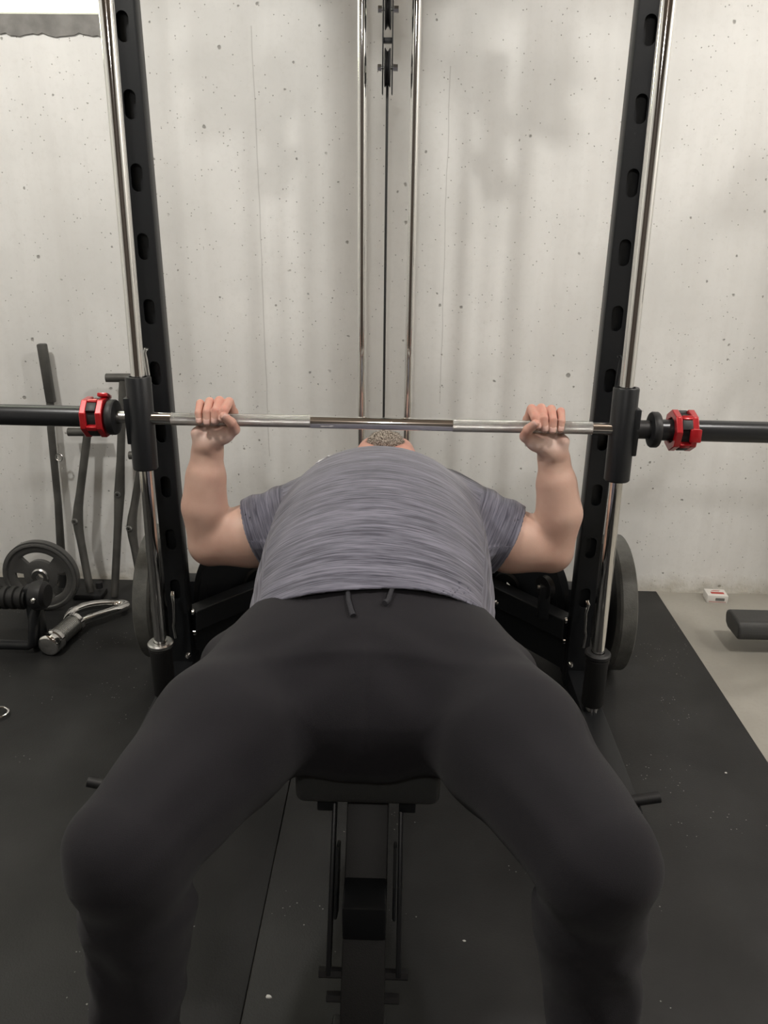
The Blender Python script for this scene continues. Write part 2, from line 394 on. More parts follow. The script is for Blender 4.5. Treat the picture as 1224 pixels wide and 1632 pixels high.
# low diagonal beams from the uprights back to the tower, with gusset plates and bolts
for sg,xu in ((-1,UX[0]),(1,UX[1])):
    inner=xu-sg*.032
    a=Vector((inner,2.03,.0)); c=Vector((-.055+sg*.16,2.40,0))
    d=(c-a).normalized(); nn=Vector((-d.y,d.x,0))*sg
    def quadbox(p0,p1,z00,z01,z10,z11,th):
        b=B(); off=nn*th/2
        vs=[b.b.verts.new(Vector((p.x,p.y,z))+o_) for p,z in ((p0,z00),(p0,z01),(p1,z11),(p1,z10)) for o_ in (off,-off)]
        for f in ((0,2,4,6),(1,7,5,3),(0,1,3,2),(2,3,5,4),(4,5,7,6),(6,7,1,0)): b.b.faces.new([vs[i] for i in f])
        return b
    o=quadbox(a,c,.16,.225,.19,.255,.05).done('diagonal_beam',M_black,sm)
    bv=o.modifiers.new('b','BEVEL'); bv.width=.003; bv.segments=2
    o=quadbox(a-nn*.03,a+d*.30-nn*.03,.03,.20,.06,.19,.006).done('gusset_plate',M_black,sm)
    for z,yy in ((.222,2.0),(.155,2.0),):
        hx=inner-sg*.006
        B().lathe([(0,.001),(0,.009),(.006,.009),(.008,.006),(.008,.001)],'X',(hx-(.008 if sg>0 else 0),2.016,z),12).done('hex_bolt',M_chrome,sm)
    B().lathe([(-.010,.001),(-.008,.006),(0,.009),(0,.001)],'Y',(inner+sg*.012,1.998,.088),12).done('hex_bolt',M_chrome,sm)
    B().lathe([(-.008,.001),(-.006,.006),(0,.008),(0,.001)],'Y',(a.x+d.x*.24-sg*.02,a.y+d.y*.24-.035,.20),12).done('hex_bolt',M_chrome,sm)
    # spring pull pin of bent steel wire in front of the upright
    px=xu+sg*.004
    B().path([(px,1.985,.300),(px+.001,1.976,.296),(px-.003*sg,1.974,.27),(px,1.974,.215),(px+.004*sg,1.974,.20),(px+.001*sg,1.976,.16),(px,1.99,.155)],[.006,.0065,.0045,.004,.004,.005,.004]).done('pull_pin',M_chrome,sm)
# pulley block on the lat tower and its cable
pb=thing('cable_pulley_block','black double pulley block with silver bolts hanging on the black cable between chrome rods','pulley',(-.058,LY,1.60))
cx=-.058
for z in (1.80,1.668):
    B().lathe([(-.008,.01),(-.008,.044),(-.006,.046),(-.0015,.038),(.0015,.038),(.006,.046),(.008,.044),(.008,.01)],'X',(cx,LY,z),36).done('pulley_wheel',M_blackm,pb)
    bb=B().rod((cx-.022,LY,z),(cx+.022,LY,z),.004,n=12)
    bb.rod((cx-.026,LY,z),(cx-.016,LY,z),.009,n=6).rod((cx+.015,LY,z),(cx+.027,LY,z),.009,n=6)
    bb.done('axle_bolt',M_satin,pb)
for s_ in (-1,1): B().box(cx+s_*.0125-.0015,cx+s_*.0125+.0015,LY-.014,LY+.014,1.605,1.93,.0008).done('side_strap',M_black,pb)
B().box(cx-.0125,cx+.0125,LY-.01,LY+.01,1.724,1.736,.001).done('spacer_block',M_black,pb)
B().path([(cx,LY-.0,1.63),(cx,LY,.3)],.0035,8).done('cable',M_rubber,pb)
B().path([(cx,LY+.036,1.80),(cx,LY+.036,2.15)],.0035,8).done('cable',M_rubber,pb)
# front pulldown pulleys just above the picture; the lamps throw their shadow on the wall
fp=thing('pulldown_pulley','black twin pulley of the lat pulldown under the front top rail','pulley',(-.057,2.24,2.16))
for z,y in ((1.98,2.24),(1.87,2.24)):
    B().lathe([(-.012,.008),(-.012,.05),(0,.044),(.012,.05),(.012,.008)],'X',(-.057,y,z),30).done('pulley_wheel',M_blackm,fp)
B().box(-.078,-.072,2.22,2.26,1.84,2.17).box(-.042,-.036,2.22,2.26,1.84,2.17).box(-.078,-.036,2.0,2.4,2.165,2.19).done('bracket',M_black,fp)
for zz in (1.98,1.87): B().rod((-.09,2.24,zz),(-.024,2.24,zz),.006).done('axle_bolt',M_satin,fp)
# ================================================================= BARBELL on the carriages
BZ=.838; BY=1.85
tl=-.006   # slight tilt
def bz(x): return BZ+tl*(x+.05)
bar=thing('smith_barbell','chrome and black barbell on sliding carriages, held by the lifter','barbell',(-.05,BY,BZ))
def seg(x0,x1,r,name,m,n=36): 
    o=B().rod((x0,BY,bz(x0)),(x1,BY,bz(x1)),r,n=n).done(name,m,bar); return o
seg(-.222,.121,.0155,'bar_shaft',M_chrome)['label']='smooth polished middle of the bar'
for x0,x1 in ((-.56,-.222),(.121,.455)):
    # knurled lengths: own mesh with local origin on the axis
    me=B(); me.rod((x0,0,0),(x1,0,0),.0156,n=36)
    o=me.done('knurled_grip',M_knurl,bar); o.location=Vector((0,BY,bz((x0+x1)/2)))-bar.location; o['label']='knurled grip section of the bar'
seg(-.61,-.56,.0155,'bar_shaft',M_chrome); seg(.455,.51,.0155,'bar_shaft',M_chrome)
for x,sg in zip(RX,(-1,1)):
    z=bz(x)
    q=Matrix.Rotation(math.atan(-.05),4,'X')
    z0,z1=z-.128,z+.100
    b=B(); b.lathe([(z0-z,.019),(z0-z,.028),(z0-z+.003,.0305),(z1-z-.003,.0305),(z1-z,.029),(z1-z,.0215),(z1-z-.02,.021)],'Z',(x,rody(z),z),40,mtx=q)
    b.done('carriage',M_black,bar)
    b=B().box(x+sg*.026-.008,x+sg*.026+.010,BY-.022,BY+.022,z-.062,z+.052,.003); b.done('carriage_plate',M_black,bar)
    if sg<0:
        seg(-.668,-.705,.0155,'bar_shaft',M_satin)
        fx=-.703
    else:
        seg(.556,.60,.0225,'bar_shaft',M_blackm); fx=.603
    z=bz(fx)
    B().lathe([(-.012,.016),(-.012,.030),(-.009,.041),(-.006,.043),(.006,.043),(.009,.041),(.011,.034),(.012,.016)],'X',(fx,BY,z),40).done('flange',M_blackm,bar)
    e=sg*.99
    seg(fx,sg*1.02-.05,.0255,'sleeve',M_sleeve,40)
    # J hook of the carriage
    hx=x+.010 if sg<0 else x-.012
    o=B().path([(hx,rody(.94)+.045,.86),(hx,rody(.94)+.045,.93),(hx+.003*sg,rody(.95)+.045,.975),(hx+.004*sg,rody(.95)+.045,.99),(hx,rody(.95)+.045,1.0),(hx-.005*sg,rody(.95)+.045,.998)],[.005,.005,.0055,.0045,.004,.003],8).done('safety_hook',M_satin if sg<0 else M_black,bar)
    if sg<0: o['label']='pale steel safety hook'
def clamp(xc,label,rot,lat=1.15,group='red barbell clamps'):
    z=bz(xc); t=thing('barbell_clamp',label,'clamp',(xc,BY,z),group)
    def hexring(x0,x1,ro,ri):
        b=B(); n=8; 
        for (xa,xb) in ((x0,x1),):
            O=[];I=[]
            for X_ in (xa,xb):
                O.append([b.b.verts.new((X_,BY+ro*math.cos(2*PI*(k+.5)/n+rot),z+ro*math.sin(2*PI*(k+.5)/n+rot))) for k in range(n)])
                I.append([b.b.verts.new((X_,BY+ri*math.cos(2*PI*(k+.5)/n+rot),z+ri*math.sin(2*PI*(k+.5)/n+rot))) for k in range(n)])
            for k in range(n):
                q=(k+1)%n
                b.b.faces.new((O[0][k],O[0][q],O[1][q],O[1][k])); b.b.faces.new((I[0][k],I[1][k],I[1][q],I[0][q]))
                b.b.faces.new((O[0][k],I[0][k],I[0][q],O[0][q])); b.b.faces.new((O[1][k],O[1][q],I[1][q],I[1][k]))
        return b
    for s_ in (-1,1):
        o=hexring(xc+s_*.019-.0075,xc+s_*.019+.0075,.050,.032).done('clamp_ring',M_red,t); bv=o.modifiers.new('b','BEVEL'); bv.width=.002; bv.segments=2
    for k in range(8):
        a=2*PI*(k+.5)/8+rot
        m_=Matrix.Translation((xc,BY,z))@Matrix.Rotation(a,4,'X')
        if k%2==0: B().box(-.012,.012,.038,.050,-.006,.006,.002,mtx=m_).done('clamp_bridge',M_red,t)
    B().rod((xc-.022,BY,z),(xc+.022,BY,z),.0395,n=28).done('rubber_liner',M_rubber,t)
    for k in range(8):
        a=2*PI*k/8+rot
        m_=Matrix.Translation((xc,BY,z))@Matrix.Rotation(a,4,'X')
        if k%2==1: B().box(-.012,.012,.034,.047,-.012,.012,.002,mtx=m_).done('clamp_pad',M_blackm,t)
    m_=Matrix.Translation((xc,BY,z))@Matrix.Rotation(lat+rot,4,'X')
    o=B().box(.004,.030,.046,.056,-.012,.020,.003,mtx=m_).done('latch_lever',M_red,t)
    return t
clamp(-.742,'red barbell clamp beside the left carriage, with its latch raised on top',.0)
clamp(.668,'red barbell clamp on the right sleeve, facing the bare concrete side',.25,2.8)
# ================================================================= WEIGHT PLATES on storage pegs
def bumper(xin,sg,y,z,r,label):
    t=thing('weight_plate',label,'weight plate',(xin+sg*.03,y,z),'large bumper plates stored at the rack foot')
    x=lambda a:xin+sg*a
    B().lathe([(x(0),r-.03),(x(.004),r-.006),(x(.010),r),(x(.048),r),(x(.052),r-.006),(x(.052),r-.04)],'X',(0,y,z),72).done('plate_rim',M_platerim,t)
    B().lathe([(x(.002),r-.028),(x(.014),r-.036),(x(.016),r-.045),(x(.016),.07),(x(.006),.055),(x(.006),.026),(x(.050),.026),(x(.050),.06),(x(.042),.07),(x(.042),r-.045),(x(.050),r-.036)],'X',(0,y,z),72).done('plate_disc',M_rubber,t)
    o=B().lathe([(x(.004),.055),(x(.003),.026),(x(.010),.026)],'X',(0,y,z),40).done('hub_ring',M_satin,t)
bumper(-.704,-1,2.16,.218,.204,'big bumper plate with dusty grey tread stored behind the left upright')
bumper(.614,1,2.15,.218,.204,'big bumper plate with dusty grey tread stored behind the right upright')
for xu,sg in ((UX[0],-1),(UX[1],1)): B().rod((xu,2.19,.218),(xu+sg*.18,2.19,.218),.0245,n=24).box(xu-.03,xu+.03,2.16,2.22,.06,.25,.003).done('storage_peg',M_black,sm)
def ironplate(cx_,cy,cz,r,yaw,label):
    t=thing('iron_plate',label,'weight plate',(cx_,cy,cz-r),'black iron plates stored between the uprights')
    m_=Matrix.Rotation(yaw,4,'Z')
    B().lathe([(.018,.02),(.018,.045),(.010,.05),(.010,r-.03),(.018,r-.025),(.018,r-.004),(.014,r),(-.014,r),(-.018,r-.004),(-.018,r-.025),(-.010,r-.03),(-.010,.05),(-.018,.045),(-.018,.02)],'Y',(cx_,cy,cz),64,mtx=m_).done('plate_disc',M_black,t)
    return t
ip1=ironplate(-.455,2.238,.218,.205,math.radians(40),'flat black iron plate leaning inside the left upright')
ip2=ironplate(.345,2.242,.218,.205,math.radians(-40),'flat black iron plate leaning inside the right upright')
def text(s,size,mtx,name,m,parent,ext=.0006):
    c=bpy.data.curves.new(name,'FONT'); c.body=s; c.size=size; c.extrude=ext; c.align_x='CENTER'; c.align_y='CENTER'
    o=bpy.data.objects.new(name,c); C.objects.link(o)
    bpy.context.view_layer.update(); me=bpy.data.meshes.new_from_object(o); bpy.data.objects.remove(o)
    me.transform(mtx); return link(name,me,m,parent,None)
for ip,sx,yw,s_ in ((ip1,-.455,40,'E'),(ip2,.345,-40,'TW')):
    mm=Matrix.Translation((sx,2.24,.218))@Matrix.Rotation(math.radians(yw),4,'Z')@Matrix.Translation((-.085 if sx<0 else .05,-.0105,.125 if sx<0 else -.07))@Matrix.Rotation(PI/2,4,'X')
    text(s_,.045,mm,'cast_lettering',M_letter,ip)
# cable swivel pulley at the right, under the elbow
for sg,x in ((1,.42),):
    B().lathe([(-.009,.008),(-.009,.034),(0,.028),(.009,.034),(.009,.008)],'X',(x,2.05,.31),28,mtx=Matrix.Rotation(.5*sg,4,'Z')).done('low_pulley_wheel',M_blackm,sm)
    B().box(x-.014,x+.014,2.03,2.07,.215,.32,.003).done('low_pulley_bracket',M_black,sm)
    B().rod((x-.022,2.05,.31),(x+.022,2.05,.31),.006,n=10).done('axle_bolt',M_satin,sm)
# ================================================================= BENCH
bx=-.047
bn=thing('weight_bench','black padded flat bench under the lifter, on a slanted adjustable front post','bench',(bx,1.6,F0))
B().box(bx-.123,bx+.123,1.065,1.40,.375,.45,.016,seg=4).done('seat_pad',M_pad,bn)
B().box(bx-.135,bx+.135,1.415,2.25,.375,.45,.016,seg=4).done('back_pad',M_pad,bn)
B().box(bx-.03,bx+.03,1.10,2.2,.30,.355,.004).done('spine_beam',M_black,bn)
B().box(bx-.075,bx+.075,1.10,1.36,.355,.376,.003).box(bx-.088,bx-.06,1.085,1.13,.345,.376,.003).box(bx+.055,bx+.083,1.085,1.13,.345,.376,.003).done('pad_bracket',M_black,bn)
def slant(x0,x1,z0,z1,y0,y1,th,name,m=M_black):   # a bar from (y0,z0) to (y1,z1)
    d=Vector((0,y1-y0,z1-z0)); L=d.length; ang=math.atan2(d.y,d.z)
    mt=Matrix.Translation((0,y0,z0))@Matrix.Rotation(-ang,4,'X')
    return B().box(x0,x1,-th/2,th/2,0,L,.003,mtx=mt).done(name,m,bn)
slant(bx-.036,bx+.036,F0+.04,.36,.90,1.13,.05,'front_post',M_rubber)
for s_ in (-1,1):
    slant(bx+s_*.058-.004,bx+s_*.058+.004,.13,.365,.945,1.115,.028,'side_strap')
    slant(bx+s_*.049-.003,bx+s_*.049+.003,.20,.30,1.0,1.06,.05,'side_plate')
    for z,y,e in ((.135,.945,.074),(.105,.925,.060)):
        B().rod((bx+s_*.03,y,z),(bx+s_*e,y,z),.009,n=6).done('hex_bolt',M_blackm,bn)
B().box(bx-.036,bx+.036,.96,1.05,.19,.26,.004).done('adjuster_block',M_black,bn)
B().box(bx-.05,bx+.04,.55,.93,F0,F0+.05,.005).done('front_foot',M_black,bn)
B().box(bx-.2,bx+.2,.86,.92,F0,F0+.045,.005) .b.free()
slant(bx-.03,bx+.03,F0+.03,.33,2.15,1.95,.05,'rear_post')
B().box(bx-.2,bx+.2,2.12,2.18,F0,F0+.05,.005).done('rear_foot',M_black,bn)
# ================================================================= SIGNED-DISTANCE MODELLING (person)
class Field:
    def __init__(s,lo,hi,h):
        s.lo=np.array(lo,np.float32); s.h=h
        n=np.ceil((np.array(hi)-np.array(lo))/h).astype(int)+1
        s.ax=[(s.lo[i]+h*np.arange(n[i])).astype(np.float32) for i in range(3)]
        s.V=np.full(n,.05,np.float32); s.n=n
    def sub(s,lo,hi):
        sl=[]
        for i in range(3):
            a=int(max(0,math.floor((lo[i]-s.lo[i])/s.h))); b=int(min(s.n[i],math.ceil((hi[i]-s.lo[i])/s.h)+1))
            if b<=a: return None
            sl.append(slice(a,b))
        return tuple(sl)
    def grid(s,sl): return (s.ax[0][sl[0]][:,None,None],s.ax[1][sl[1]][None,:,None],s.ax[2][sl[2]][None,None,:])
    def add(s,lo,hi,f,k=0.,mode='u',pad=.03):
        sl=s.sub([a-pad for a in lo],[a+pad for a in hi])
        if sl is None: return
        d=f(*s.grid(sl)).astype(np.float32); v=s.V[sl]
        if mode=='s': d=-d; 
        if mode=='u':
            if k>0:
                hh=np.clip(.5+.5*(v-d)/k,0,1); r=v*(1-hh)+d*hh-k*hh*(1-hh)
            else: r=np.minimum(v,d)
        else:
            if k>0:
                hh=np.clip(.5-.5*(v-d)/k,0,1); r=v*(1-hh)+d*hh+k*hh*(1-hh)
            else: r=np.maximum(v,d)
        s.V[sl]=r
    def cone(s,a,b,ra,rb,k=0.,sc=(1,1,1),mode='u'):
        a=np.array(a,float);b=np.array(b,float);R_=max(ra,rb)*max(1/min(sc),1)
        lo=np.minimum(a,b)-R_;hi=np.maximum(a,b)+R_
        s.add(lo,hi,cone_f(a,b,ra,rb,sc),k,mode)
    def ell(s,c,r,k=0.,mode='u',rot=None):
        m=max(r); s.add([c[i]-m for i in range(3)],[c[i]+m for i in range(3)],ell_f(c,r,rot),k,mode)
    def mesh(s,name):
        V=s.V; n=V.shape; ins=V<0
        # cells with a sign change
        c=np.zeros((n[0]-1,n[1]-1,n[2]-1),np.uint8)
        for i in (0,1):
            for j in (0,1):
                for k in (0,1): c+=ins[i:n[0]-1+i,j:n[1]-1+j,k:n[2]-1+k]
        act=(c>0)&(c<8); idx=np.full(act.shape,-1,np.int64); ci=np.argwhere(act); idx[act]=np.arange(len(ci))
        acc=np.zeros((len(ci),3)); cnt=np.zeros(len(ci))
        cor=[(i,j,k) for i in (0,1) for j in (0,1) for k in (0,1)]
        vals={q:V[ci[:,0]+q[0],ci[:,1]+q[1],ci[:,2]+q[2]] for q in cor}
        for q in cor:
            for ax in range(3):
                if q[ax]: continue
                p=list(q);p[ax]=1;p=tuple(p); a=vals[q];b_=vals[p]; m=(a<0)!=(b_<0)
                t=np.where(m,a/np.where(m,a-b_,1),0)
                pt=np.tile(np.array(q,float),(len(ci),1)); pt[:,ax]+=t
                acc[m]+=pt[m]; cnt[m]+=1
        verts=(ci+acc/cnt[:,None])*s.h+s.lo
        faces=[]
        for ax in range(3):
            o=[0,1,2];o.remove(ax); u,v_=o
            sl0=[slice(None)]*3; sl1=[slice(None)]*3
            sl0[ax]=slice(0,n[ax]-1); sl1[ax]=slice(1,n[ax])
            A=ins[tuple(sl0)];Bm=ins[tuple(sl1)]; e=np.argwhere(A!=Bm)
            ok=(e[:,u]>0)&(e[:,v_]>0)&(e[:,u]<n[u]-1)&(e[:,v_]<n[v_]-1); e=e[ok]
            def g(du,dv):
                q=e.copy(); q[:,u]-=du; q[:,v_]-=dv; return idx[q[:,0],q[:,1],q[:,2]]
            Q=np.stack([g(0,0),g(1,0),g(1,1),g(0,1)],1)
            fl=A[e[:,0],e[:,1],e[:,2]]
            if ax==1: fl=~fl
            Q[fl]=Q[fl][:,::-1]; faces.append(Q)
        F=np.concatenate(faces)[:, ::-1]
        return verts,F
def cone_f(a,b,ra,rb,sc=(1,1,1)):
    a=np.array(a,float);b=np.array(b,float);sc=np.array(sc,float)
    A=a*sc;Bv=(b-a)*sc;L2=float((Bv**2).sum())+1e-12
    def f(x,y,z):
        px=x*sc[0]-A[0];py=y*sc[1]-A[1];pz=z*sc[2]-A[2]
        t=np.clip((px*Bv[0]+py*Bv[1]+pz*Bv[2])/L2,0,1)
        d=np.sqrt((px-t*Bv[0])**2+(py-t*Bv[1])**2+(pz-t*Bv[2])**2)
        return d-(ra+(rb-ra)*t)
    return f
def ell_f(c,r,rot=None):
    def f(x,y,z):
        X=x-c[0];Y=y-c[1];Z=z-c[2]
        if rot is not None:   # rotation about X
            Y,Z=Y*math.cos(rot)+Z*math.sin(rot),-Y*math.sin(rot)+Z*math.cos(rot)
        k0=np.sqrt((X/r[0])**2+(Y/r[1])**2+(Z/r[2])**2); k1=np.sqrt((X/r[0]**2)**2+(Y/r[1]**2)**2+(Z/r[2]**2)**2)+1e-9
        return k0*(k0-1)/k1
    return f
def tomesh(name,v,f,smooth_it=1):
    me=bpy.data.meshes.new(name)
    me.vertices.add(len(v)); me.vertices.foreach_set('co',np.asarray(v,np.float32).ravel())
    me.loops.add(len(f)*4); me.loops.foreach_set('vertex_index',f.astype(np.int32).ravel())
    me.polygons.add(len(f)); me.polygons.foreach_set('loop_start',np.arange(0,len(f)*4,4,dtype=np.int32))
    me.update(calc_edges=True); me.validate()
    return me
def relax(v,f,it=2,lam=.5):
    n=len(v)
    e=np.concatenate([f[:,[0,1]],f[:,[1,2]],f[:,[2,3]],f[:,[3,0]]])
    for _ in range(it):
        acc=np.zeros_like(v); c=np.zeros(n)
        for k in range(3):
            acc[:,k]=np.bincount(e[:,0],v[e[:,1],k],n)+np.bincount(e[:,1],v[e[:,0],k],n)
        c=np.bincount(e[:,0],minlength=n)+np.bincount(e[:,1],minlength=n)
        v=v+lam*(acc/np.maximum(c,1)[:,None]-v)
    return v
# ---- figure measurements (metres; the head points to the wall)
CX=-.052
TY =[1.00,1.10,1.20,1.32,1.45,1.60,1.72,1.82,1.90,1.96,2.02]
TA =[.20 ,.215,.218,.224,.236,.243,.246,.240,.215,.17,.10]
TZ =[.60 ,.665,.705,.752,.785,.803,.800,.782,.745,.70,.65]
TB =[.455,.452,.452,.452,.452,.452,.452,.452,.455,.47,.50]
def sm_interp(y,xs,ys):
    # smooth interpolation: average of linear interps
    o=0
    for d in (-.04,-.02,0,.02,.04): o=o+np.interp(y+d,xs,ys)
    return o/5
def torso_f(off=0.,folds=False):
    def f(x,y,z):
        yy=np.asarray(y,float)
        a=sm_interp(yy,TY,TA)+off; zt=sm_interp(yy,TY,TZ)+off; zb=sm_interp(yy,TY,TB)-off*.4
        zc=.555; X=np.abs(x-CX)/a
        up=z>zc
        Zs=np.where(up,(z-zc)/(zt-zc),(zc-z)/(zc-zb)); Zs=np.abs(Zs)
        n=np.where(up,2.05,2.6)
        rr=(X**n+Zs**n)**(1/n)
        sc=np.where(up,np.minimum(a,zt-zc),np.minimum(a,zc-zb))
        d=(rr-1)*sc*.95
        if folds:
            d=d-.0022*np.sin(x*34+np.sin(y*13)*1.6+z*9)*np.clip((1.42-yy)/.2,0,1)-.0016*np.sin((x-CX)*np.sign(x-CX)*40+y*55)*np.clip((np.abs(x-CX)-.14)/.08,0,1)
        return np.maximum(d,np.maximum(yy-2.02,0.98-yy))
    return f
ARM={ -1:dict(S=(-.255,1.885,.575),U=(-.385,1.875,.527),E=(-.492,1.865,.502),F=(-.500,1.862,.610),W=(-.483,1.868,.755),G=(-.452,BY,bz(-.452))),
       1:dict(S=(.155,1.885,.585),U=(.285,1.875,.527),E=(.388,1.865,.503),F=(.400,1.862,.610),W=(.374,1.868,.752),G=(.341,BY,bz(.341)))}
def shirt_field():
    h=.0042
    F=Field((-.46,1.12,.40),(.37,2.08,.86),h)
    F.add((-.46,1.12,.40),(.37,2.08,.86),torso_f(.012,True),0)
    for s_ in (-1,1):
        A=ARM[s_]; S_=np.array(A['S']);U_=np.array(A['U']); d=(U_-S_)/np.linalg.norm(U_-S_)
        # shoulder cap, then sleeve cylinder cut by its hem plane
        he=U_+d*(-.008)
        def slv(x,y,z,A=A,S_=S_,U_=U_,d=d,he=he,s_=s_):
            c=cone_f(S_-d*.05,U_+d*.05,.100,.093,(1,1.0,.98))(x,y,z)
            t=(x-he[0])*d[0]+(y-he[1])*d[1]+(z-he[2])*d[2]
            th=np.arctan2(z-he[2],y-he[1])
            c=c-.0028*np.sin(t*95+th*2.2+1)*np.clip((t+.14)/.05,0,1)*np.clip((-t)/.03,0,1)-.002*np.sin(th*5+t*20)
            hem=t-.012*(z-he[2])/.1*0
            return np.maximum(c,hem)
        lo=np.minimum(S_,U_)-.12; hi=np.maximum(S_,U_)+.12
        F.add(lo,hi,slv,.035)
        def cav(x,y,z,S_=S_,U_=U_,d=d,he=he):
            c=cone_f(S_+d*.02,U_+d*.1,.086,.0855,(1,1.0,.98))(x,y,z)
            t=(x-he[0])*d[0]+(y-he[1])*d[1]+(z-he[2])*d[2]
            return np.maximum(c,-(t+.09))
        F.add(lo,hi+.1*0,cav,0,'s')
    # hem: hollow and slanted cut
    def cav(x,y,z): return np.maximum(torso_f(.005,True)(x,y,z),y-1.45)
    F.add((-.4,1.1,.35),(.4,1.48,.86),cav,0,'s')
    def hem(x,y,z):
        h0=1.205+(.71-z)*.95+.010*np.sin((x-CX)*14+.6)*1.0+.035*np.clip((CX-.10-x)/.12,0,1)*0
        return (h0-y)*.72
    F.V=np.maximum(F.V,hem(*F.grid((slice(None),)*3)).astype(np.float32))
    # neck opening
    F.cone((CX,1.93,.60),(CX,2.2,.62),.070,.080,0.006,mode='s')
    return F
def clothes_body():
    p=thing('person','man in heathered grey-blue t-shirt and black sweatpants lying on the bench, pressing the bar','person',(CX,1.5,.45))
    # ---------------- shirt
    F=shirt_field(); v,f=F.mesh('shirt'); v=relax(v,f,2,.4)
    me=tomesh('t_shirt',v,f)
    fab=np.zeros((len(v),3),np.float32)
    fab[:,0]=v[:,0]; fab[:,1]=v[:,1]+.55*v[:,2]+.10*np.abs(v[:,0]-CX)**1.5
    for s_ in (-1,1):
        A=ARM[s_];S_=np.array(A['S']);U_=np.array(A['U']);d=(U_-S_)/np.linalg.norm(U_-S_)
        t=(v-S_)@d; m=(t>.012)&((v[:,0]-CX)*s_>.2)
        th=np.arctan2(v[:,2]-.55,v[:,1]-1.88)
        fab[m,0]=th[m]*.09+3; fab[m,1]=t[m]+5
    a=me.attributes.new('fab','FLOAT_VECTOR','POINT'); a.data.foreach_set('vector',fab.ravel())
    sh=link('t_shirt',me,M_shirt,p,180)
    # ---------------- sweatpants
    h=.005
    P=Field((-.52,.68,.02),(.46,1.46,.78),h)
    KL=np.array((-.352,.805,.525));KR=np.array((.268,.812,.525));HL=np.array((-.174,1.235,.545));HR=np.array((.074,1.23,.545))
    AL=np.array((-.385,.80,.10));AR=np.array((.310,.80,.10))
    P.add((-.52,1.0,.40),(.46,1.40,.78),lambda x,y,z:np.maximum(torso_f(-.004)(x,y,z),np.maximum(y-1.42,1.10-y)),0)
    P.ell((CX,1.20,.560),(.225,.150,.118),.05); P.cone((-.175,1.125,.525),(.085,1.125,.525),.078,.078,.05); P.ell((CX,1.085,.50),(.10,.055,.055),.05)
    for H,K,A in ((HL,KL,AL),(HR,KR,AR)):
        sg=-1 if K[0]<0 else 1; mid=(H+K)/2+np.array((sg*.008,0,.008))
        P.cone(H+np.array((sg*.022,-.01,0)),mid,.117,.113,.05); P.cone(mid,K,.112,.082,.03)
        P.cone(K+np.array((0,0,-.01)),K+np.array((sg*.004,.015,-.12)),.076,.074,.02)
        P.cone(K+np.array((sg*.004,.015,-.12)),A,.074,.060,.02)
    P.ell((-.300,1.235,.545),(.060,.065,.055),.03)   # hip pocket bulges
    P.ell((.195,1.225,.545),(.055,.065,.05),.03); P.ell((CX,1.13,.535),(.20,.11,.095),.06)
    # folds
    G=P.grid((slice(None),)*3); x,y,z=G
    fold=np.zeros(P.V.shape,np.float32)
    for K,sg in ((KL,-1),(KR,1)):
        dk=np.sqrt((x-K[0])**2+(y-K[1]-.08)**2+(z-K[2]+.05)**2)
        wv=np.exp(-(dk/.13)**2)
        fold+=wv*.0048*np.sin(z*85+x*38*sg+y*22+np.sin(x*31)*1.2)
        w2=np.exp(-((x-K[0])/.12)**2-((y-K[1])/.12)**2)*np.clip((.44-z)/.05,0,1)
        fold+=w2*.0034*np.sin(z*20+x*75*sg+np.sin(z*31+sg)*1.8+y*40)+w2*.0016*np.sin(z*70-x*30*sg+y*25)
    dc=np.sqrt((x-CX)**2+(y-1.12)**2)
    fold+=.0022*np.exp(-(dc/.22)**2)*np.sin(y*70+np.abs(x-CX)*30+np.sin(x*20))*np.clip((1.16-y)/.05,0,1)
    fold+=.0016*np.sin(x*23+y*9)*np.sin(y*17-z*11)
    P.V+=fold
    # centre seam groove
    P.V+=(.0022*np.exp(-((x-CX-.0035)/.0035)**2)*np.clip((z-.50)/.03,0,1)*np.clip((1.3-y)/.05,0,1)).astype(np.float32)
    # hollow the cuffs and rest on the pad
    P.add((CX-.16,1.0,.3),(CX+.16,1.5,.4515),lambda x,y,z:np.maximum(np.maximum(np.abs(x-CX)-.125,z-.4505),1.062-y)+0*x,0,'s',pad=.01)
    v,f=P.mesh('pants'); v=relax(v,f,2,.45)
    pants=link('sweatpants',tomesh('sweatpants',v,f),M_pants,p,180)
    # height of the pants surface, for the drawstring
    def top(xq,yq):
        i=int((xq-P.lo[0])/h); j=int((yq-P.lo[1])/h); col=P.V[i,j]; k=np.where(col<0)[0].max(); return P.ax[2][k]+h*.5
    def string(pts):
        return B().path([(a,b_,top(a,b_)+.006) for a,b_ in pts],[.0042]*(len(pts)-1)+[.0052],8).done('drawstring',M_cord,pants)
    string([(-.090,1.235),(-.088,1.21),(-.086,1.19),(-.080,1.165),(-.075,1.150)])
    string([(-.010,1.235),(-.012,1.215),(-.018,1.19),(-.024,1.178)])
    # ---------------- skin: head, torso under the clothes, legs, arms and hands in one mesh
    VV=[];FF=[];RD=[];PL=[];off=0
    def addm(v,f,red,pale=None):
        nonlocal off
        PL.append(np.zeros(len(v)) if pale is None else pale)
        VV.append(v);FF.append(f+off);RD.append(red); off+=len(v)
    Q=Field((-.36,.70,.04),(.28,2.0,.80),.010)
    Q.add((-.33,1.1,.44),(.25,1.95,.80),lambda x,y,z:np.maximum(np.maximum(torso_f(-.014)(x,y,z),y-1.94),1.16-y),0)
    for H,K,A in ((HL,KL,AL),(HR,KR,AR)): Q.cone(H,K,.09,.065,.04); Q.cone(K,A,.058,.04,.03); Q.cone(A,A+np.array((0,-.02,-.04)),.04,.04)
    v,f=Q.mesh('c'); addm(v,f,np.zeros(len(v)))
    # head and neck, face up
    H=Field((-.17,1.88,.46),(.07,2.30,.80),.0032)
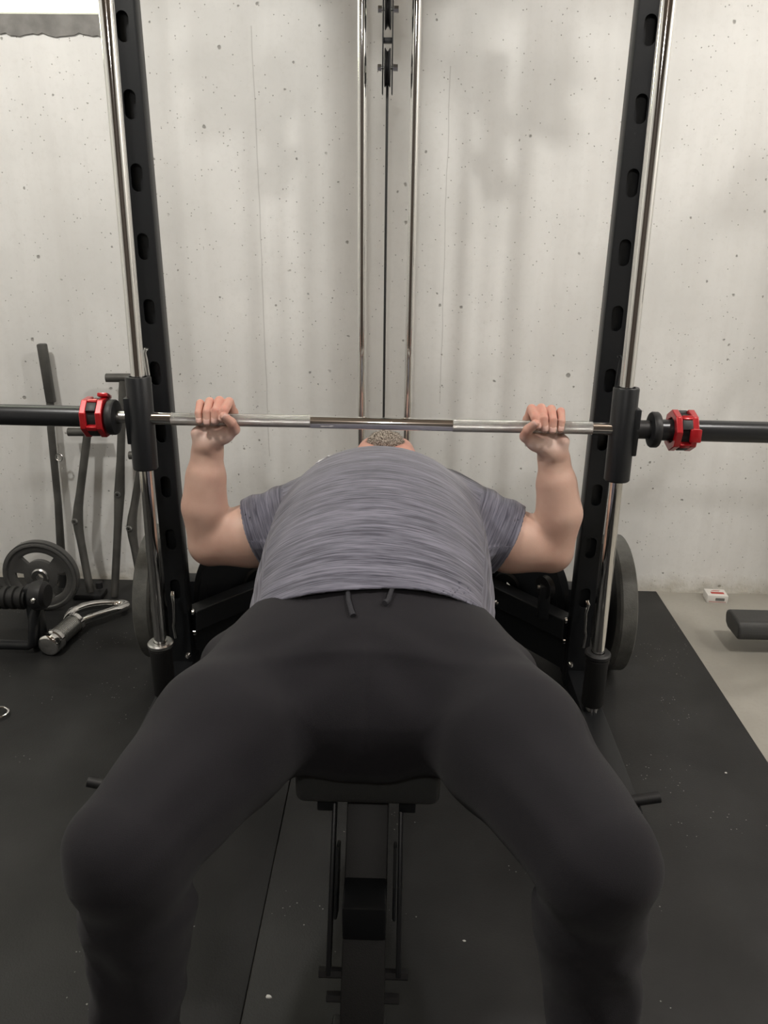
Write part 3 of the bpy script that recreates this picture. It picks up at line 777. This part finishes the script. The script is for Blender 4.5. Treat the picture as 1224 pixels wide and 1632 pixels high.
    hc=np.array((CX+.008,2.155,.575)); hx=hc[0]
    H.cone((CX,1.86,.575),(hx,2.08,.585),.073,.062,.02)
    H.ell((hx,2.185,.565),(.079,.092,.098),.02)      # skull
    H.ell((hx,2.125,.625),(.068,.082,.080),.02)      # face block
    H.ell((hx,2.043,.698),(.052,.037,.050),.03)      # jaw, chin
    H.ell((hx,2.025,.712),(.024,.018,.022),.02); H.cone((hx,1.93,.62),(hx,2.05,.68),.068,.055,.02); H.cone((hx-.048,1.95,.690),(hx-.034,2.06,.70),.050,.044,.015); H.cone((hx+.048,1.95,.690),(hx+.034,2.06,.70),.050,.044,.015)
    H.ell((hx-.050,2.075,.650),(.020,.040,.036),.02); H.ell((hx+.050,2.075,.650),(.020,.040,.036),.02)
    H.cone((hx,2.150,.702),(hx,2.108,.724),.009,.012,.012) # nose
    H.ell((hx-.012,2.104,.716),(.008,.008,.009),.006); H.ell((hx+.012,2.104,.716),(.008,.008,.009),.006)
    H.cone((hx-.032,2.170,.696),(hx+.032,2.170,.696),.008,.008,.012) # brow
    for s_ in (-1,1):
        H.ell((hx+s_*.030,2.152,.702),(.014,.010,.010),.008,'s'); H.ell((hx+s_*.030,2.152,.690),(.012,.009,.010),.003)
        H.ell((hx+s_*.036,2.120,.690),(.020,.020,.016),.015)  # cheek
        H.ell((hx+s_*.080,2.140,.585),(.008,.020,.032),.006,rot=.0)
        H.ell((hx+s_*.086,2.138,.590),(.006,.011,.018),.004,'s')
    H.cone((hx-.020,2.078,.722),(hx+.020,2.078,.722),.0055,.0055,.004)
    H.cone((hx-.018,2.066,.724),(hx+.018,2.066,.724),.006,.006,.004)
    v,f=H.mesh('h'); v=relax(v,f,1,.4); addm(v,f,np.clip((2.13-v[:,1])/.1,0,1)*.85)
    # arms and hands
    nails=[]
    for s_ in (-1,1):
        A={k:np.array(q) for k,q in ARM[s_].items()}; G=A['G']; inn=-s_
        h=.0023
        lo=(min(A['S'][0],A['E'][0],G[0])-.075,1.76,.40); hi=(max(A['S'][0],A['E'][0],G[0])+.075,1.985,.91)
        Fa=Field(lo,hi,h)
        Fa.cone(A['S'],A['U'],.084,.081,.0); Fa.cone(A['U'],A['E']+np.array((0,0,.002)),.081,.057,.02)
        Fa.ell(tuple((A['U']*.62+A['E']*.38)+np.array((0,-.01,.014))),(.06,.05,.058),.03)      # biceps
        Fa.cone(A['E']+np.array((0,.01,-.012)),A['E']+np.array((s_*.006,.015,.0)),.042,.046,.015)  # point of the elbow
        # forearm, wider than deep at the wrist
        Fo=A['F']
        Fa.cone(A['E']+np.array((0,0,.01)),Fo,.054,.0575,.012)
        Fa.cone(Fo,Fo*.45+A['W']*.55,.0575,.050,.006)
        Fa.cone(Fo+np.array((inn*.013,-.006,-.02)),Fo*.5+A['W']*.5,.046,.038,.012)  # brachioradialis
        Fa.cone(Fo*.45+A['W']*.55,A['W'],.050,.035,.006,(.98,1.08,1)) 
        Fa.cone(A['W']+np.array((.010,0,0)),A['W']+np.array((-.010,0,0)),.027,.027,.015)
        for dx in (-.007,.004): Fa.cone(A['W']+np.array((dx,-.0235,-.055)),A['W']+np.array((dx*.6,-.0225,.0)),.004,.0045,.008)  # tendons
        L=lambda q:np.array((G[0]+inn*q[0],G[1]+q[1],G[2]+q[2]))
        wl=np.array((abs(A['W'][0]-G[0])*-1,.018,A['W'][2]-G[2]))
        # palm
        fx=[.034,.011,-.013,-.036]; fr=[.0112,.0112,.0106,.0095]
        mcp=[(.034,.031,.010),(.011,.033,.014),(-.013,.032,.010),(-.036,.028,.002)]
        pip=[(.033,.006,.0425),(.010,.007,.0445),(-.014,.006,.0425),(-.037,.005,.038)]
        dip=[(.028,-.0245,.030),(.008,-.026,.029),(-.014,-.0265,.026),(-.035,-.025,.022)]
        tip=[(.022,-.0315,.010),(.005,-.0325,.004),(-.014,-.0325,.001),(-.033,-.030,.003)]
        for i in range(4):
            Fa.cone(L((wl[0]*.75+fx[i]*.35,.020,-.062)),L(mcp[i]),.0185,.0145,.012)
        Fa.cone(L((wl[0]*.9,.014,-.070)),L((-.004,.012,-.032)),.026,.020,.018); Fa.ell(tuple(L((-.004,.018,-.024))),(.044,.018,.028),.012)
        Fa.cone(L((-.042,.004,-.064)),L((-.048,.001,-.036)),.019,.0165,.012)   # heel of the little-finger side
        Fa.cone(L((-.022,-.002,-.062)),L((.022,-.006,-.036)),.021,.0175,.014)     # ball of the thumb
        Fa.cone(L((-.005,.004,-.045)),L((.036,.012,-.014)),.020,.016,.012)
        Fa.cone(L((.020,-.006,-.040)),L((.045,-.012,-.020)),.0165,.0145,.010)
        # thumb, leaving the side of the palm and closing over the index finger
        Fa.cone(L((.045,-.012,-.020)),L((.044,-.034,.002)),.0138,.0122,.004)
        Fa.cone(L((.044,-.034,.002)),L((.030,-.0455,.020)),.0122,.0102,.0025)
        for i in range(4):
            r=fr[i]
            Fa.cone(L(mcp[i]),L(pip[i]),r*1.12,r*1.03,.004)
            Fa.cone(L(pip[i]),L(dip[i]),r*1.03,r*.94,.0015)
            Fa.cone(L(dip[i]),L(tip[i]),r*.94,r*.86,.0015)
        # clear the bar out of the flesh
        v,f=Fa.mesh('a'); vs=relax(v,f,45,.5); wt=np.clip((A['W'][2]-.02-v[:,2])/.03,0,1)[:,None]; v=relax(v,f,1,.3)*(1-wt)+vs*wt
        q=(v-G)*np.array((inn,1,1)); red=np.clip((q[:,2]-.0)/.03,0,1)*.75
        red=np.maximum(red,.45*np.clip((q[:,0]-.028)/.012,0,1)*(q[:,2]>-.06))
        e=np.linalg.norm(v-(A['E']+np.array((0,0,-.05))),axis=1); red=np.maximum(red,.45*np.clip(1-e/.05,0,1))
        pale=np.clip(1-np.abs(q[:,2]+.04)/.028,0,1)*np.clip((.016-q[:,1])/.012,0,1)
        addm(v,f,red,pale)
        for i in range(4):
            a=np.array(dip[i]);b_=np.array(tip[i]); dn=(b_-a)/np.linalg.norm(b_-a); out=np.array((0,dn[2],-dn[1])); out=out if out[1]<0 else -out
            nails.append((L(b_-dn*.001+out*(fr[i]*.80)),dn*np.array((inn,1,1)),out*np.array((inn,1,1)),fr[i]*.70))
        a=np.array((.044,-.034,.002));b_=np.array((.030,-.0455,.020)); dn=(b_-a)/np.linalg.norm(b_-a); out=np.cross(dn,np.array((1,0,0))); out=np.cross(np.array((0.,0,0))+dn,np.cross(np.array((.5,-1,.1)),dn)); out/=np.linalg.norm(out)
        nails.append((L(b_+out*.0088),dn*np.array((inn,1,1)),out*np.array((inn,1,1)),.0078))
    v=np.concatenate(VV);f=np.concatenate(FF); me=tomesh('body',v,f)
    a=me.attributes.new('red','FLOAT','POINT'); a.data.foreach_set('value',np.concatenate(RD).astype(np.float32))
    a=me.attributes.new('pale','FLOAT','POINT'); a.data.foreach_set('value',np.concatenate(PL).astype(np.float32))
    body=link('body',me,M_skin,p,180)
    for c,dn,out,r in nails:
        side=np.cross(dn,out); b=B(); rows=[]
        for i in range(5):
            t=-1+i*.5; w_=r*(1-.25*max(t,0)**2); row=[]
            for j in range(5):
                s2=-1+j*.5; q=c+dn*(t*r*.95)+side*(s2*w_)+out*(-.34*r*s2*s2-.10*r*t*t+.0006); row.append(b.b.verts.new(q))
            rows.append(row)
        for i in range(4):
            for j in range(4): b.b.faces.new((rows[i][j],rows[i][j+1],rows[i+1][j+1],rows[i+1][j]))
        o=b.done('fingernail',M_nail,body,180); so=o.modifiers.new('s','SOLIDIFY'); so.thickness=.0006
    # eyes and hair (short cropped) and beard
    for s_ in (-1,1): B().lathe([(-.010,.001),(-.008,.006),(0,.0105),(.008,.006),(.010,.001)],'Z',(hx+s_*.030,2.152,.691),16).done('eye',M_eye,body)
    Hh=Field((-.17,2.0,.44),(.07,2.31,.72),.006)
    Hh.ell((hx,2.198,.560),(.081,.092,.099),0)
    Hh.add((-.2,1.9,.4),(.1,2.4,.8),lambda x,y,z:(y*0+x*0+(z-.645)*.8-(y-2.20)*.6)+0*z,0,'s2')
    v,f=Hh.mesh('hair'); link('hair',tomesh('hair',relax(v,f,2),f),M_beard,body,180)
    Bd=Field((-.17,1.92,.54),(.07,2.16,.78),.003)
    def ff(x,y,z): 
        nz=.0022*np.sin(x*900+np.sin(y*700)*2)*np.sin(z*800+y*650)
        return np.full(np.broadcast_shapes(x.shape,y.shape,z.shape),0.)+nz
    Bd.ell((hx,2.040,.706),(.056,.046,.060),0); Bd.cone((hx-.022,2.02,.742),(hx+.022,2.02,.742),.020,.020,.03)
    Bd.ell((hx,2.055,.712),(.040,.030,.024),.02)
    Bd.ell((hx-.048,2.080,.655),(.020,.036,.034),.02); Bd.ell((hx+.048,2.080,.655),(.020,.036,.034),.02)
    Bd.ell((hx,1.990,.66),(.045,.04,.055),.02)
    G=Bd.grid((slice(None),)*3); Bd.V+=ff(*G).astype(np.float32)
    Bd.ell((hx,2.072,.734),(.023,.011,.012),.002,'s')
    v,f=Bd.mesh('beard'); bd=link('beard',tomesh('beard',v,f),M_beard,body,180); bd['label']='short salt-and-pepper beard'
    rng=np.random.default_rng(3); sel=rng.choice(len(v),4500); b=B()
    cen=np.array((hx,2.07,.66))
    for i in sel:
        n_=v[i]-cen; n_/=np.linalg.norm(n_); n_=n_+rng.normal(0,.35,3)+np.array((0,-.3,0)); n_/=np.linalg.norm(n_)
        sd=np.cross(n_,rng.normal(0,1,3)); sd/=np.linalg.norm(sd)
        L_=.004+.004*rng.random(); a=v[i]
        b.b.faces.new([b.b.verts.new(q) for q in (a-sd*.0004,a+sd*.0004,a+n_*L_)])
    o=b.done('beard_hair',M_beard,bd,None); o['kind']='stuff'
    # shoes (below the picture)
    for A,sg in ((AL,-1),(AR,1)):
        b=Field((A[0]-.09,.60,.0),(A[0]+.09,.94,.16),.006)
        y0=.70
        b.cone((A[0],.88,.055),(A[0]+sg*.02,.66,.045),.042,.042,.0,(1,1,1.0)); b.cone((A[0],.86,.06),(A[0],.83,.11),.045,.045,.03)
        v,f=b.mesh('s'); v[:,2]=np.maximum(v[:,2],F0+.006); o=link('shoe',tomesh('shoe',relax(v,f,2),f),M_shoe,p,180)
        B().box(A[0]-.045,A[0]+.045,.62,.925,F0+.0005,F0+.02,.008).done('shoe_sole',M_gum,o)
    # white print by the collar
    b=B()
    z_=lambda x,y: None
    def topS(xq,yq):
        i=int((xq-F.lo[0])/F.h); j=int((yq-F.lo[1])/F.h); col=F.V[i,j]; k=np.where(col<0)[0].max(); return float(F.ax[2][k]+F.h*.6)
    def strip(pts,wd):
        q=[]
        for (x,y) in pts: q.append((x,y,topS(x,y)+.0012))
        L_=[];R2=[]
        for i,pq in enumerate(q):
            t=Vector(q[min(i+1,len(q)-1)])-Vector(q[max(i-1,0)]); n_=Vector((-t.y,t.x,0)).normalized()*wd
            L_.append(b.b.verts.new((pq[0]+n_.x,pq[1]+n_.y,topS(pq[0]+n_.x,pq[1]+n_.y)+.0014))); R2.append(b.b.verts.new((pq[0]-n_.x,pq[1]-n_.y,topS(pq[0]-n_.x,pq[1]-n_.y)+.0014)))
        for i in range(len(q)-1): b.b.faces.new((L_[i],L_[i+1],R2[i+1],R2[i]))
    cxl,cyl=-.190,1.80
    strip([(cxl-.016,cyl+.016),(cxl-.008,cyl+.006),(cxl+.006,cyl+.005),(cxl+.016,cyl+.014)],.0035)
    strip([(cxl-.016,cyl-.014),(cxl-.007,cyl-.004),(cxl+.007,cyl-.004),(cxl+.016,cyl-.015)],.0035)
    lg=b.done('chest_logo',M_logo,sh,None); so=lg.modifiers.new('s','SOLIDIFY'); so.thickness=.0012; so.offset=0
    return p
_add=Field.add
def add2(s,lo,hi,f,k=0.,mode='u',pad=.03):
    if mode=='s2':   # intersect with half space
        sl=s.sub(lo,hi); s.V[sl]=np.maximum(s.V[sl],f(*s.grid(sl)).astype(np.float32)); return
    return _add(s,lo,hi,f,k,mode,pad)
Field.add=add2
clothes_body()
# ================================================================= LEFT CORNER
# long straight lever leaning on the wall
t=thing('lever_bar','long dark steel lever bar with flat padded top leaning on the wall, far left','lever bar',(-1.25,2.60,F0))
B().path([(-1.245,2.585,F0+.004),(-1.235,2.59,.12),(-1.222,2.60,.33),(-1.214,2.61,.60),(-1.207,2.618,.69)],[.017,.015,.0125,.0125,.013],14).done('lever_shaft',M_handle,t)
mt=Matrix.Translation((-1.206,2.620,.79))@Matrix.Rotation(-.02,4,'Y')
B().box(-.015,.015,-.012,.012,-.10,.10,.005,mtx=mt).done('lever_grip',M_handle,t)
B().rod((-1.236,2.585,F0),(-1.233,2.588,.06),.021,n=16).done('lever_foot',M_rubber,t)
B().path([(-1.195+.012*math.cos(a),2.60,.50+.014*math.sin(a)) for a in np.linspace(0,2*PI,14)[:-1]],.0025,6,True).done('ring_eye',M_satin,t)
def bent(label,top,knee,foot,tw,ty,r=.0135,base=True,toff=0.):
    t=thing('bent_lever',label,'lever arm',(foot[0],foot[1],F0),'bent grey lever arms leaning on the wall')
    top=Vector(top);knee=Vector(knee);foot=Vector(foot)
    pts=[];N=14
    for i in range(N+1):
        u=i/N; 
        if u<.5: p=top.lerp(knee,u*2)
        else: p=knee.lerp(foot,(u-.5)*2)
        pts.append(p)
    pts=[pts[0]]+[(pts[i-1]+pts[i]*2+pts[i+1])/4 for i in range(1,N)]+[pts[-1]]
    B().path(pts,[r*(1+.35*math.exp(-((i-N/2)/1.3)**2)) for i in range(N+1)],14).done('lever_shaft',M_handle,t)
    B().rod(top+Vector((-tw+toff,0,.008)),top+Vector((tw+toff,0,.010)),.0145,n=18).done('cross_grip',M_handle,t)
    k=knee+Vector((0,-r*1.55,0))
    B().lathe([(-.004,.0035),(-.004,.009),(0,.0105),(.004,.0105)],'Y',k,20).done('pivot_rivet',M_satin,t)
    if base: B().box(foot.x-.055,foot.x+.05,foot.y-.03,foot.y+.035,F0,F0+.022,.006).rod(foot+Vector((.035,0,.018)),foot+Vector((.035,0,.04)),.012,n=12).done('foot_plate',M_blackm,t)
    return t
bent('bent grey steel lever arm nearest the long lever, its cross grip below the barbell sleeve',(-1.085,2.60,.585),(-1.145,2.56,.285),(-1.105,2.50,.03),.060,0,toff=-.005)
bent('bent grey lever arm with the highest cross grip, standing just left of the carriage',(-.940,2.60,.775),(-.985,2.57,.385),(-1.02,2.50,F0+.005),.056,0,base=False)
bent('bent grey lever arm with bright pivot ring, partly behind the left guide rod',(-.902,2.60,.505),(-.955,2.56,.262),(-.915,2.50,F0+.005),.045,0,base=False)
# round grip plate
gp=thing('grip_plate','small grey iron plate with three grip slots standing against the ribbed roller','weight plate',(-1.22,2.40,F0))
def grip_plate(cx_,cy,cz,r):
    n=96; b=B(); y0,y1=cy-.011,cy+.011
    # disc with three slot windows: polar grid with cells removed
    rs=[.016,.03,.045,.058,.088,.095,.110,r]
    V={}
    def hole(i,k): 
        a=(k%n)/n*360; return 3<=i<4 and any(abs((a-c+180)%360-180)<38 for c in (90,210,330))
    for side,y in ((0,y0),(1,y1)):
        for i,q in enumerate(rs):
            dy=0
            if i in(3,4): dy=.004*(1 if side==0 else -1)
            for k in range(n): V[side,i,k]=b.b.verts.new((cx_+q*math.cos(2*PI*k/n),y+dy,cz+q*math.sin(2*PI*k/n)))
    for i in range(len(rs)-1):
        for k in range(n):
            q=(k+1)%n
            if hole(i,k): continue
            for sd in (0,1): b.b.faces.new((V[sd,i,k],V[sd,i,q],V[sd,i+1,q],V[sd,i+1,k]))
    for k in range(n):
        q=(k+1)%n
        for i in (0,len(rs)-1): b.b.faces.new((V[0,i,k],V[0,i,q],V[1,i,q],V[1,i,k]))
        if hole(3,k):
            for i in (3,4): b.b.faces.new((V[0,i,k],V[0,i,q],V[1,i,q],V[1,i,k]))
            if not hole(3,k-1): b.b.faces.new((V[0,3,k],V[0,4,k],V[1,4,k],V[1,3,k]))
            if not hole(3,q): b.b.faces.new((V[0,3,q],V[0,4,q],V[1,4,q],V[1,3,q]))
    b.lathe([(y0-.004,r-.004),(y0-.006,r-.008),(y0-.006,r-.014),(y0-.002,r-.018)],'Y',(cx_,0,cz),n)
    return b.done('plate_disc',M_iron,gp,30)
grip_plate(-1.222,2.40,.141,.128)
B().lathe([(2.382,.014),(2.382,.026),(2.386,.030),(2.40,.030)],'Y',(-1.222,0,.141),30).done('hub_ring',M_satin,gp)
# ribbed roller on black bracket
rl=thing('ribbed_roller','black ribbed roller on a bent steel bracket at the left edge of the mat','exercise machine',(-1.26,2.15,F0))
pr=[(-1.75,.001)]
for i in range(24): 
    x=-1.75+i*.025; pr+= [(x,.030),(x+.003,.036),(x+.016,.036),(x+.019,.030)]
pr+=[(-1.15,.030),(-1.15,.001)]
B().lathe(pr,'X',(0,2.15,.185),30).done('roller',M_rubber,rl)
B().lathe([(-1.132,.001),(-1.132,.042),(-1.118,.047),(-1.095,.044),(-1.085,.034),(-1.085,.001)],'X',(0,2.15,.195),30).done('end_cap',M_blackm,rl)
B().path([(-1.70,2.12,.035),(-1.155,2.12,.035),(-1.142,2.12,.042),(-1.138,2.125,.07),(-1.130,2.13,.13),(-1.122,2.15,.16),(-1.120,2.15,.21)],.0155,14).done('bracket_tube',M_black,rl)
B().box(-1.155,-1.115,2.135,2.175,F0,.225,.006).done('bracket_plate',M_black,rl)
B().lathe([(-.008,.001),(-.006,.007),(0,.009),(0,.001)],'Y',(-1.11,2.105,.20),12).done('hex_bolt',M_chrome,rl)
B().box(-1.40,-1.36,2.05,2.25,F0,F0+.03,.004).box(-1.385,-1.365,2.14,2.16,.03,.16,.003).done('bracket_foot',M_black,rl)
# chrome grip with a loop
KS=.80
kg=thing('chrome_loop_handle','chrome loop handle with ribbed cylinder grip lying on the left mat','handle',(-1.03,2.25,F0))
a=Vector((-1.085,2.095,F0+.036)); d=Vector((.16,.985,0)).normalized(); ma=Matrix.Translation(a)@Vector((1,0,0)).rotation_difference(d).to_matrix().to_4x4()@Matrix.Diagonal((KS,1,1,1))
pr=[(0,.001),(0,.026),(.004,.033),(.010,.036),(.030,.036),(.034,.032),(.037,.032),(.041,.036),(.058,.036),(.062,.030)]
B().lathe(pr,'X',(0,0,0),40,mtx=ma).done('end_cap',M_chrome,kg)
pr=[(.060,.028)]
for i in range(14): pr+=[(.066+i*.0082,.0245),(.0675+i*.0082,.0305),(.0725+i*.0082,.0305),(.074+i*.0082,.0245)]
pr+=[(.182,.027)]
B().lathe(pr,'X',(0,0,0),40,mtx=ma).done('ribbed_grip',M_satin,kg)
B().lathe([(.180,.026),(.181,.034),(.196,.036),(.204,.032),(.206,.001)],'X',(0,0,0),40,mtx=ma).done('collar',M_chrome,kg)
c=[]
base=a+d*.205*KS
side=Vector((d.y,-d.x,0))
loop=[(.0,.0,0),(.04,.022,.004),(.10,.05,.004),(.16,.068,.0),(.205,.062,-.006),(.222,.030,-.008),(.205,-.010,-.004),(.160,-.042,.008),(.110,-.062,.016),(.060,-.068,.018),(.025,-.058,.012),(.004,-.046,.004),(-.008,-.040,0)]
ctrl=[base+d*p_[0]*.78+side*(p_[1]*.75+p_[0]*.22)+Vector((0,0,p_[2]-.010)) for p_ in loop]
pts=[]
for i in range(len(ctrl)-1):
    p0,p1,p2,p3=ctrl[max(i-1,0)],ctrl[i],ctrl[i+1],ctrl[min(i+2,len(ctrl)-1)]
    for k in range(6):
        t_=k/6; pts.append(.5*((2*p1)+(p2-p0)*t_+(2*p0-5*p1+4*p2-p3)*t_*t_+(3*p1-p0-3*p2+p3)*t_**3))
B().path(pts,.015,16).done('loop',M_chrome,kg)
# small spring ring
tag(B().path([(-1.092+.026*math.cos(a_),1.79+.020*math.sin(a_),F0+.006+.006*(1+math.sin(a_))*.5) for a_ in np.linspace(0,2*PI,40)[:-1]],.0035,8,True).done('steel_ring',M_chrome),'small chrome wire ring on the mat at the left picture edge','ring')
# ================================================================= RIGHT SIDE
# small printed carton by the wall
cb=thing('small_carton','small white carton with red and grey print on the bare concrete by the wall','box',(1.158,2.60,0))
mt=Matrix.Translation((1.155,2.603,0))@Matrix.Rotation(math.radians(-4),4,'Z')
B().box(-.036,.036,-.024,.032,0,.030,.001,mtx=mt).done('carton_body',M_white,cb)
B().box(-.020,.026,-.008,.006,.0301,.0304,mtx=mt).done('red_panel',M_redink,cb,None)
B().box(-.008,.024,-.0245,-.0241,.010,.021,mtx=mt).done('grey_panel',M_greyink,cb,None)
B().box(-.014,.014,.014,.017,.0301,.0304,mtx=mt).box(-.006,.020,.021,.0225,.0301,.0304,mtx=mt).done('print_lines',M_redink,cb,None)
B().box(-.030,.030,-.0245,-.0241,.0045,.006,mtx=mt).done('print_lines',M_redink,cb,None)
# padded machine beyond the right edge; its foam end shows, the rest throws shadows
pmx=thing('padded_machine','black machine with a padded beam end showing at the right picture edge','exercise machine',(1.6,2.2,0))
b=B(); pf=[(a_,b_*.65) for a_,b_ in [(-.052,-.045),(-.060,-.02),(-.052,.02),(-.038,.045),(.040,.047),(.058,.036),(.062,.010),(.052,-.030),(.030,-.046)]]
mt=Matrix(((0,0,1,1.075),(1,0,0,2.27),(0,1,0,.085),(0,0,0,1)))
b.prism(pf,0,.75,mt); o=b.done('padded_beam',M_pad,pmx,40); bv=o.modifiers.new('b','BEVEL'); bv.width=.008; bv.segments=3
B().box(1.40,1.46,2.20,2.34,0,.05,.004).done('machine_foot',M_black,pmx); B().box(1.75,1.81,2.0,2.5,0,.06,.004).done('machine_foot',M_black,pmx)
B().path([(1.78,2.27,.05),(1.77,2.25,.8),(1.70,2.22,1.3),(1.68,2.2,1.72)],.035,14).done('machine_post',M_black,pmx)
B().path([(1.71,2.22,1.45),(1.62,2.12,1.25),(1.50,2.0,1.12)],.022,12).done('machine_arm',M_black,pmx)
B().rod((1.58,2.2,1.74),(1.78,2.2,1.74),.06,n=24).done('foam_roller',M_rubber,pmx)
B().rod((1.50,1.94,1.12),(1.50,2.10,1.12),.05,n=24).done('foam_roller',M_rubber,pmx)
# crumbs and a scrap of paper on the mats
def crumb(x,y,s,label,ang):
    b=B(); n=7; r0=random.Random(int(x*1000))
    lo=[b.b.verts.new((x+s*math.cos(2*PI*k/n+ang)*(.6+.5*r0.random()),y+s*.6*math.sin(2*PI*k/n+ang)*(.6+.5*r0.random()),F0)) for k in range(n)]
    hi=[b.b.verts.new((v.co.x*.75+x*.25,v.co.y*.75+y*.25,F0+s*.25)) for v in lo]
    b.b.faces.new(hi)
    for k in range(n): b.b.faces.new((lo[k],lo[(k+1)%n],hi[(k+1)%n],hi[k]))
    tag(b.done('crumb',M_debris,None,None),label,'debris')
crumb(-.218,.992,.008,'small white scrap on the mat by the seam, left of the bench post',.5)
crumb(.828,1.631,.0045,'white speck on the right mat near the concrete floor',.2)
crumb(.138,1.12,.004,'tiny white speck on the mat right of the bench post',.9)
